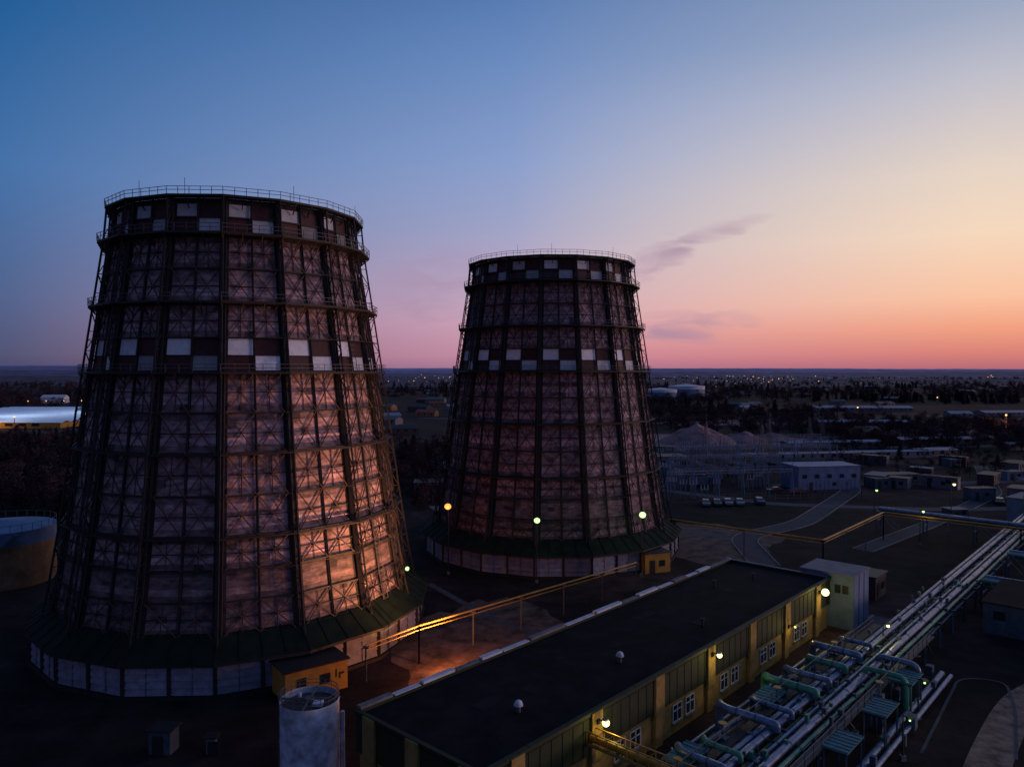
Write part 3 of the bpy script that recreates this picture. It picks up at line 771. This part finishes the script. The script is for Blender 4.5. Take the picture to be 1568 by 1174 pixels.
M['whiteroof']=mat('white_membrane_roof',(0.80,0.86,0.98),0.6,scale=.2,var=.1)
def lit_hall():
    E=empty('floodlit_greenhouse',(-300,392,0)); b=MB()
    b.box2((-60,0,0),(64,150,3.0),M['hutyellow']); 
    for i in range(19):
        y=1+i*8; b.face([(-61,y-1.5,3.05),(65,y-1.5,3.05),(65,y+3,3.9),(-61,y+3,3.9)],M['whiteroof']); b.face([(-61,y+3,3.9),(65,y+3,3.9),(65,y+6.45,3.06),(-61,y+6.45,3.06)],M['whiteroof'])
    b.build('walls_and_roof',E); g=MB()
    for i in range(16): g.box2((-56+i*7,-.1,1.2),(-52+i*7,.05,2.6),M['glass'])
    g.build('windows',E)
    L=MB()
    for i in range(4):
        x=-30+i*24; L.beam((x,-3,0),(x,-3,6),.2,M['rail']); L.ball((x,-3,6.2),.4,E_far,8)
    L.build('floodlights',E)
    point('light',(30,-7,6),(1,.55,.2),2500,.5,E)
    for x,y in ((10,40),(40,90)): point('added_roof_fill',(x,y,28),(.6,.75,1),20000,1,E)  # added cool fill to brighten the roof, no lamp fittings here
lit_hall()

D=MB()
rn=random.Random(5)
def far_lamp(x,y,h,r,e):
    D.beam((x,y,0),(x,y,h),.12,M['rail']); D.ball((x,y,h+r*.5),r,e,6)
for i in range(75):
    y=rn.uniform(900,2300); x=y*rn.choice([rn.uniform(-.165,-.07),rn.uniform(.17,.45),rn.uniform(.2,.66)])
    far_lamp(x,y,rn.uniform(7,14),y*.0004*rn.uniform(.6,1.3),E_tiny if i%3 else E_far)
for i in range(8): far_lamp(-345+i*11,535+i*3,8,.3,E_far)
for x,y in ((245,372),(300,420),(340,600),(205,445)): far_lamp(x,y,8,.45,E_far)
D.build('distant_street_lamps')
point('distant_yard_light',(245,368,7),(1,.55,.25),3500,.6)

# ---------------------------------------------------------------- trees
def tree_mesh(seed,fir=False):
    rn=random.Random(seed); b=MB()
    if fir:
        h=11; b.tube([(0,0,0),(0,0,h)],.2,M['bark'],4,[.22,.03])
        for i in range(13):
            z=1.2+i*(h-1.6)/13; r=(1-(z/h)**1.4)*3.2+.4
            for j in range(8):
                a=rn.uniform(0,6.28); rr=r*rn.uniform(.6,1.1); c,s=math.cos(a),math.sin(a); wv=.4+rr*.18
                b.face([(0,0,z+.5),(c*rr*.6-s*wv,s*rr*.6+c*wv,z-.05),(c*rr,s*rr,z-.5),(c*rr*.6+s*wv,s*rr*.6-c*wv,z-.05)],M['fir'])
    else:
        h=rn.uniform(8.5,11); b.tube([(0,0,0),(rn.uniform(-.2,.2),0,h*.5),(rn.uniform(-.4,.4),.1,h*.92)],.2,M['bark'],4,[.24,.15,.03])
        ends=[]
        for i in range(12):
            z=h*rn.uniform(.18,.85); a=rn.uniform(0,6.28); l=(1-z/h*.6)*rn.uniform(2.2,4.4); e=Vector((math.cos(a)*l,math.sin(a)*l,z+l*rn.uniform(.3,.8)))
            mid=Vector((math.cos(a)*l*.5,math.sin(a)*l*.5,z+l*.2)); b.tube([(0,0,z),mid,e],.07,M['bark'],3,[.09,.05,.015],False); ends+= [(mid,.9),(e,1.2),((mid+e)/2,1.1)]
        ends.append((Vector((0,0,h*.95)),1.1))
        for c,r in ends:
            for k in range(9):
                p=c+Vector((rn.gauss(0,r*.6),rn.gauss(0,r*.6),rn.gauss(0,r*.5)))
                d=Vector((rn.uniform(-1,1),rn.uniform(-1,1),rn.uniform(-.3,1))).normalized()*rn.uniform(.4,1.0); s=d.cross(Vector((rn.uniform(-1,1),rn.uniform(-1,1),rn.uniform(-1,1)))).normalized()*rn.uniform(.12,.27)
                b.face([p-s,p+s,p+d],M['twig'])
    o=b.build('tree_proto'); me=o.data; bpy.data.objects.remove(o); return me
protos=[tree_mesh(s) for s in (1,2,3,4)]; firs=[tree_mesh(9,True),tree_mesh(10,True)]
F=empty('forest')
rn=random.Random(99)
def plant(x,y,s,fir):
    o=bpy.data.objects.new('tree',rn.choice(firs if fir else protos)); o.location=(x,y,-.1); k=s*rn.uniform(.7,1.3); o.scale=(k*rn.uniform(1.0,1.6),k*rn.uniform(1.0,1.6),k); o.rotation_euler=(0,0,rn.uniform(0,6.28)); scene.collection.objects.link(o); o.parent=F
cnt=0
for _ in range(30000):
    y=280*math.exp(rn.random()*2.25); x=y*rn.uniform(-.72,.72)
    if -380<x<-225 and 385<y<560: continue
    t=x/y
    if -355<x<-190 and 320<y<400: continue
    if 45<x<140 and 240<y<350: continue
    n=noise.noise((x*.006,y*.0045,1.3)); th=-.12 if y<700 else -.3
    if t>.15 and y<480: th=.02
    if n<th: continue
    if -.06>t>-.18 and y<800 and n<.15: continue
    fir=noise.noise((x*.004+9,y*.004,4))>.22
    plant(x,y,.58 if y<450 else .8,fir); cnt+=1
    if cnt>5600: break
for _ in range(420):
    y=rn.uniform(150,320); x=rn.uniform(-.80,-.47)*y
    if x>-62 : continue
    plant(x,y,.6,rn.random()<.3)
for _ in range(130):
    y=rn.uniform(165,300); x=rn.uniform(-.16,-.045)*y
    plant(x,y,.5,rn.random()<.2)
for _ in range(220):
    y=rn.uniform(200,420); x=rn.uniform(.42,.75)*y
    plant(x,y,.4,rn.random()<.1)
for _ in range(300):
    y=rn.uniform(275,430); x=rn.uniform(.17,.6)*y
    if 55<x<130 and y<345: continue
    plant(x,y,.34,False)

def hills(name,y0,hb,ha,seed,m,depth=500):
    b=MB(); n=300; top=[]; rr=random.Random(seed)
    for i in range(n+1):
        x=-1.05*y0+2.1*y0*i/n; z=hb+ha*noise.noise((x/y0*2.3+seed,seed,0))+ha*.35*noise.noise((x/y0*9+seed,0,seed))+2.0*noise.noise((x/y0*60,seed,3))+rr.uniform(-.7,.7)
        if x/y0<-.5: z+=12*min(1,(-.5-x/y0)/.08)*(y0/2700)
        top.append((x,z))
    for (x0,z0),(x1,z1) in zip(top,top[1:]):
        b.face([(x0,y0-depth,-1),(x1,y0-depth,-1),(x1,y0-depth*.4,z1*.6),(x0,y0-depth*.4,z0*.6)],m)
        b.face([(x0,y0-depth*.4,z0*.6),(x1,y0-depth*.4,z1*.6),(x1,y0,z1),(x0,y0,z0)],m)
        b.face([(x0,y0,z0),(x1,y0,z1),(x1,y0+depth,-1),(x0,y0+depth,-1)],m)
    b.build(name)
hills('hills',1700,9,6,5,mat('wooded_slope_hazed',(.055,.042,.068),.95,scale=.03,var=.6),400)  # distance haze painted into the ridge colours, bluer and paler with each ridge
hills('hills',2700,18,8,3,mat('near_hill_forest_hazed',(.11,.085,.15),.95,scale=.02,var=.45))
hills('hills',4300,27,9,8,mat('mid_hill_forest_hazed',(.21,.17,.31),.95,scale=.02,var=.3))
hills('hills',6500,36,9,14,mat('far_hill_forest_hazed',(.32,.27,.47),.95,scale=.02,var=.2),900)

# ---------------------------------------------------------------- sky
W=bpy.data.worlds.new('World'); scene.world=W; W.use_nodes=True
nt=W.node_tree;N=nt.nodes;L=nt.links;N.clear()
out=N.new('ShaderNodeOutputWorld')
tc=N.new('ShaderNodeTexCoord'); sep=N.new('ShaderNodeSeparateXYZ'); L.new(tc.outputs['Generated'],sep.inputs[0])
def math_(op,a,b=None,c=None,clamp=False):
    n=N.new('ShaderNodeMath'); n.operation=op; n.use_clamp=clamp
    for i,v in enumerate((a,b,c)):
        if v is None: continue
        if isinstance(v,(int,float)): n.inputs[i].default_value=v
        else: L.new(v,n.inputs[i])
    return n.outputs[0]
def mr(v,a,b,smooth=False):
    n=N.new('ShaderNodeMapRange'); n.clamp=True; n.inputs[1].default_value=a;n.inputs[2].default_value=b
    if smooth: n.interpolation_type='SMOOTHSTEP'
    L.new(v,n.inputs[0]); return n.outputs[0]
X,Y,Z=sep.outputs
hlen=math_('SQRT',math_('ADD',math_('MULTIPLY',X,X),math_('MULTIPLY',Y,Y)))
SA=R(60)
c=math_('DIVIDE',math_('ADD',math_('MULTIPLY',X,math.sin(SA)),math_('MULTIPLY',Y,math.cos(SA))),hlen)
zf=math_('MULTIPLY',Z,2.0,clamp=True)
def ramp(els):
    r=N.new('ShaderNodeValToRGB');cr=r.color_ramp
    els=[(z*2,lin(cc)) for z,cc in els]
    cr.elements[0].position=els[0][0];cr.elements[0].color=els[0][1];cr.elements[1].position=els[-1][0];cr.elements[1].color=els[-1][1]
    for p,cc in els[1:-1]:
        e=cr.elements.new(p);e.color=cc
    L.new(zf,r.inputs['Fac']); return r.outputs[0]
rb=ramp([(0,(80,76,104)),(.08,(104,94,128)),(.22,(88,94,138)),(.5,(44,68,110))])
rl=ramp([(0,(72,72,104)),(.018,(80,84,118)),(.082,(78,98,142)),(.221,(66,112,168)),(.376,(30,92,150)),(.5,(18,66,116))])
rc=ramp([(0,(170,120,148)),(.018,(198,140,162)),(.06,(206,160,182)),(.1,(192,165,192)),(.185,(158,162,198)),(.264,(136,157,203)),(.375,(106,138,190)),(.441,(86,122,178)),(.5,(64,104,158))])
rr=ramp([(0,(176,104,118)),(.018,(212,126,120)),(.047,(238,158,130)),(.082,(247,192,160)),(.153,(243,214,188)),(.221,(228,210,196)),(.317,(188,188,202)),(.376,(154,166,192)),(.5,(110,132,174))])
def mix(f,a,b):
    n=N.new('ShaderNodeMix');n.data_type='RGBA'; L.new(f,n.inputs[0]); L.new(a,n.inputs[6]); 
    if isinstance(b,tuple): n.inputs[7].default_value=b
    else: L.new(b,n.inputs[7])
    return n.outputs[2]
col=mix(mr(c,-.07,-.8),rl,rb)
col=mix(mr(c,-.07,.5),col,rc)
col=mix(mr(c,.5,.88),col,rr)
az=math_('ARCTAN2',X,Y); el=math_('ARCSINE',Z)
nv=N.new('ShaderNodeCombineXYZ'); L.new(math_('MULTIPLY',az,9),nv.inputs[0]); L.new(math_('MULTIPLY',el,34),nv.inputs[1])
nn=N.new('ShaderNodeTexNoise'); nn.inputs['Scale'].default_value=1.6; nn.inputs['Detail'].default_value=6; nn.inputs['Distortion'].default_value=.6; L.new(nv.outputs[0],nn.inputs['Vector'])
def wisp(a0,e0,ang,la,lb,amt):
    da=math_('SUBTRACT',az,R(a0)); de=math_('SUBTRACT',el,R(e0)); cs,sn=math.cos(R(ang)),math.sin(R(ang))
    p=math_('ADD',math_('MULTIPLY',da,cs/R(la)),math_('MULTIPLY',de,sn/R(la)))
    q=math_('ADD',math_('MULTIPLY',da,-sn/R(lb)),math_('MULTIPLY',de,cs/R(lb)))
    q=math_('ADD',q,math_('MULTIPLY',math_('SUBTRACT',nn.outputs['Fac'],.5),2.4))
    d=math_('ADD',math_('MULTIPLY',p,p),math_('MULTIPLY',q,q))
    g=math_('SUBTRACT',1.0,d,clamp=True)
    return math_('MULTIPLY',math_('MULTIPLY',g,mr(nn.outputs['Fac'],.28,.58)),amt)
ms=[wisp(10.8,8.2,24,3.8,1.2,.5),wisp(14.8,9.8,15,4.8,.7,.5),wisp(13.3,3.4,2,5.5,1.1,.55),wisp(11.5,2.6,-6,4.5,.8,.4),wisp(-5,7.4,8,6,2.0,.4),wisp(-7,5,-10,4,1.2,.35)]
msum=ms[0]
for q in ms[1:]: msum=math_('ADD',msum,q,clamp=True)
col=mix(msum,col,lin((164,134,162)))
bg=N.new('ShaderNodeBackground'); L.new(col,bg.inputs['Color']); bg.inputs['Strength'].default_value=1.0
sky=N.new('ShaderNodeTexSky'); sky.sky_type='NISHITA'; sky.sun_disc=False; sky.sun_elevation=R(0.5); sky.sun_rotation=R(60); sky.altitude=100
bg2=N.new('ShaderNodeBackground'); L.new(sky.outputs[0],bg2.inputs['Color']); bg2.inputs['Strength'].default_value=.01
ad=N.new('ShaderNodeAddShader'); L.new(bg.outputs[0],ad.inputs[0]); L.new(bg2.outputs[0],ad.inputs[1]); L.new(ad.outputs[0],out.inputs[0])

sl=bpy.data.lights.new('sun','SUN'); sl.energy=.95; sl.angle=R(14); sl.color=(1,.62,.6)
so=bpy.data.objects.new('sun',sl); scene.collection.objects.link(so)
d=Vector((math.sin(R(92))*math.cos(R(3)),math.cos(R(92))*math.cos(R(3)),math.sin(R(3))))
so.rotation_euler=(-d).to_track_quat('-Z','Y').to_euler()

# ---------------------------------------------------------------- camera
cam=bpy.data.cameras.new('camera'); cam.sensor_width=36; cam.lens=1150/1568*36; cam.clip_end=20000; cam.clip_start=.5
co=bpy.data.objects.new('camera',cam); co.location=(0,0,31); co.rotation_euler=(R(90-1.1),0,0); scene.collection.objects.link(co); scene.camera=co
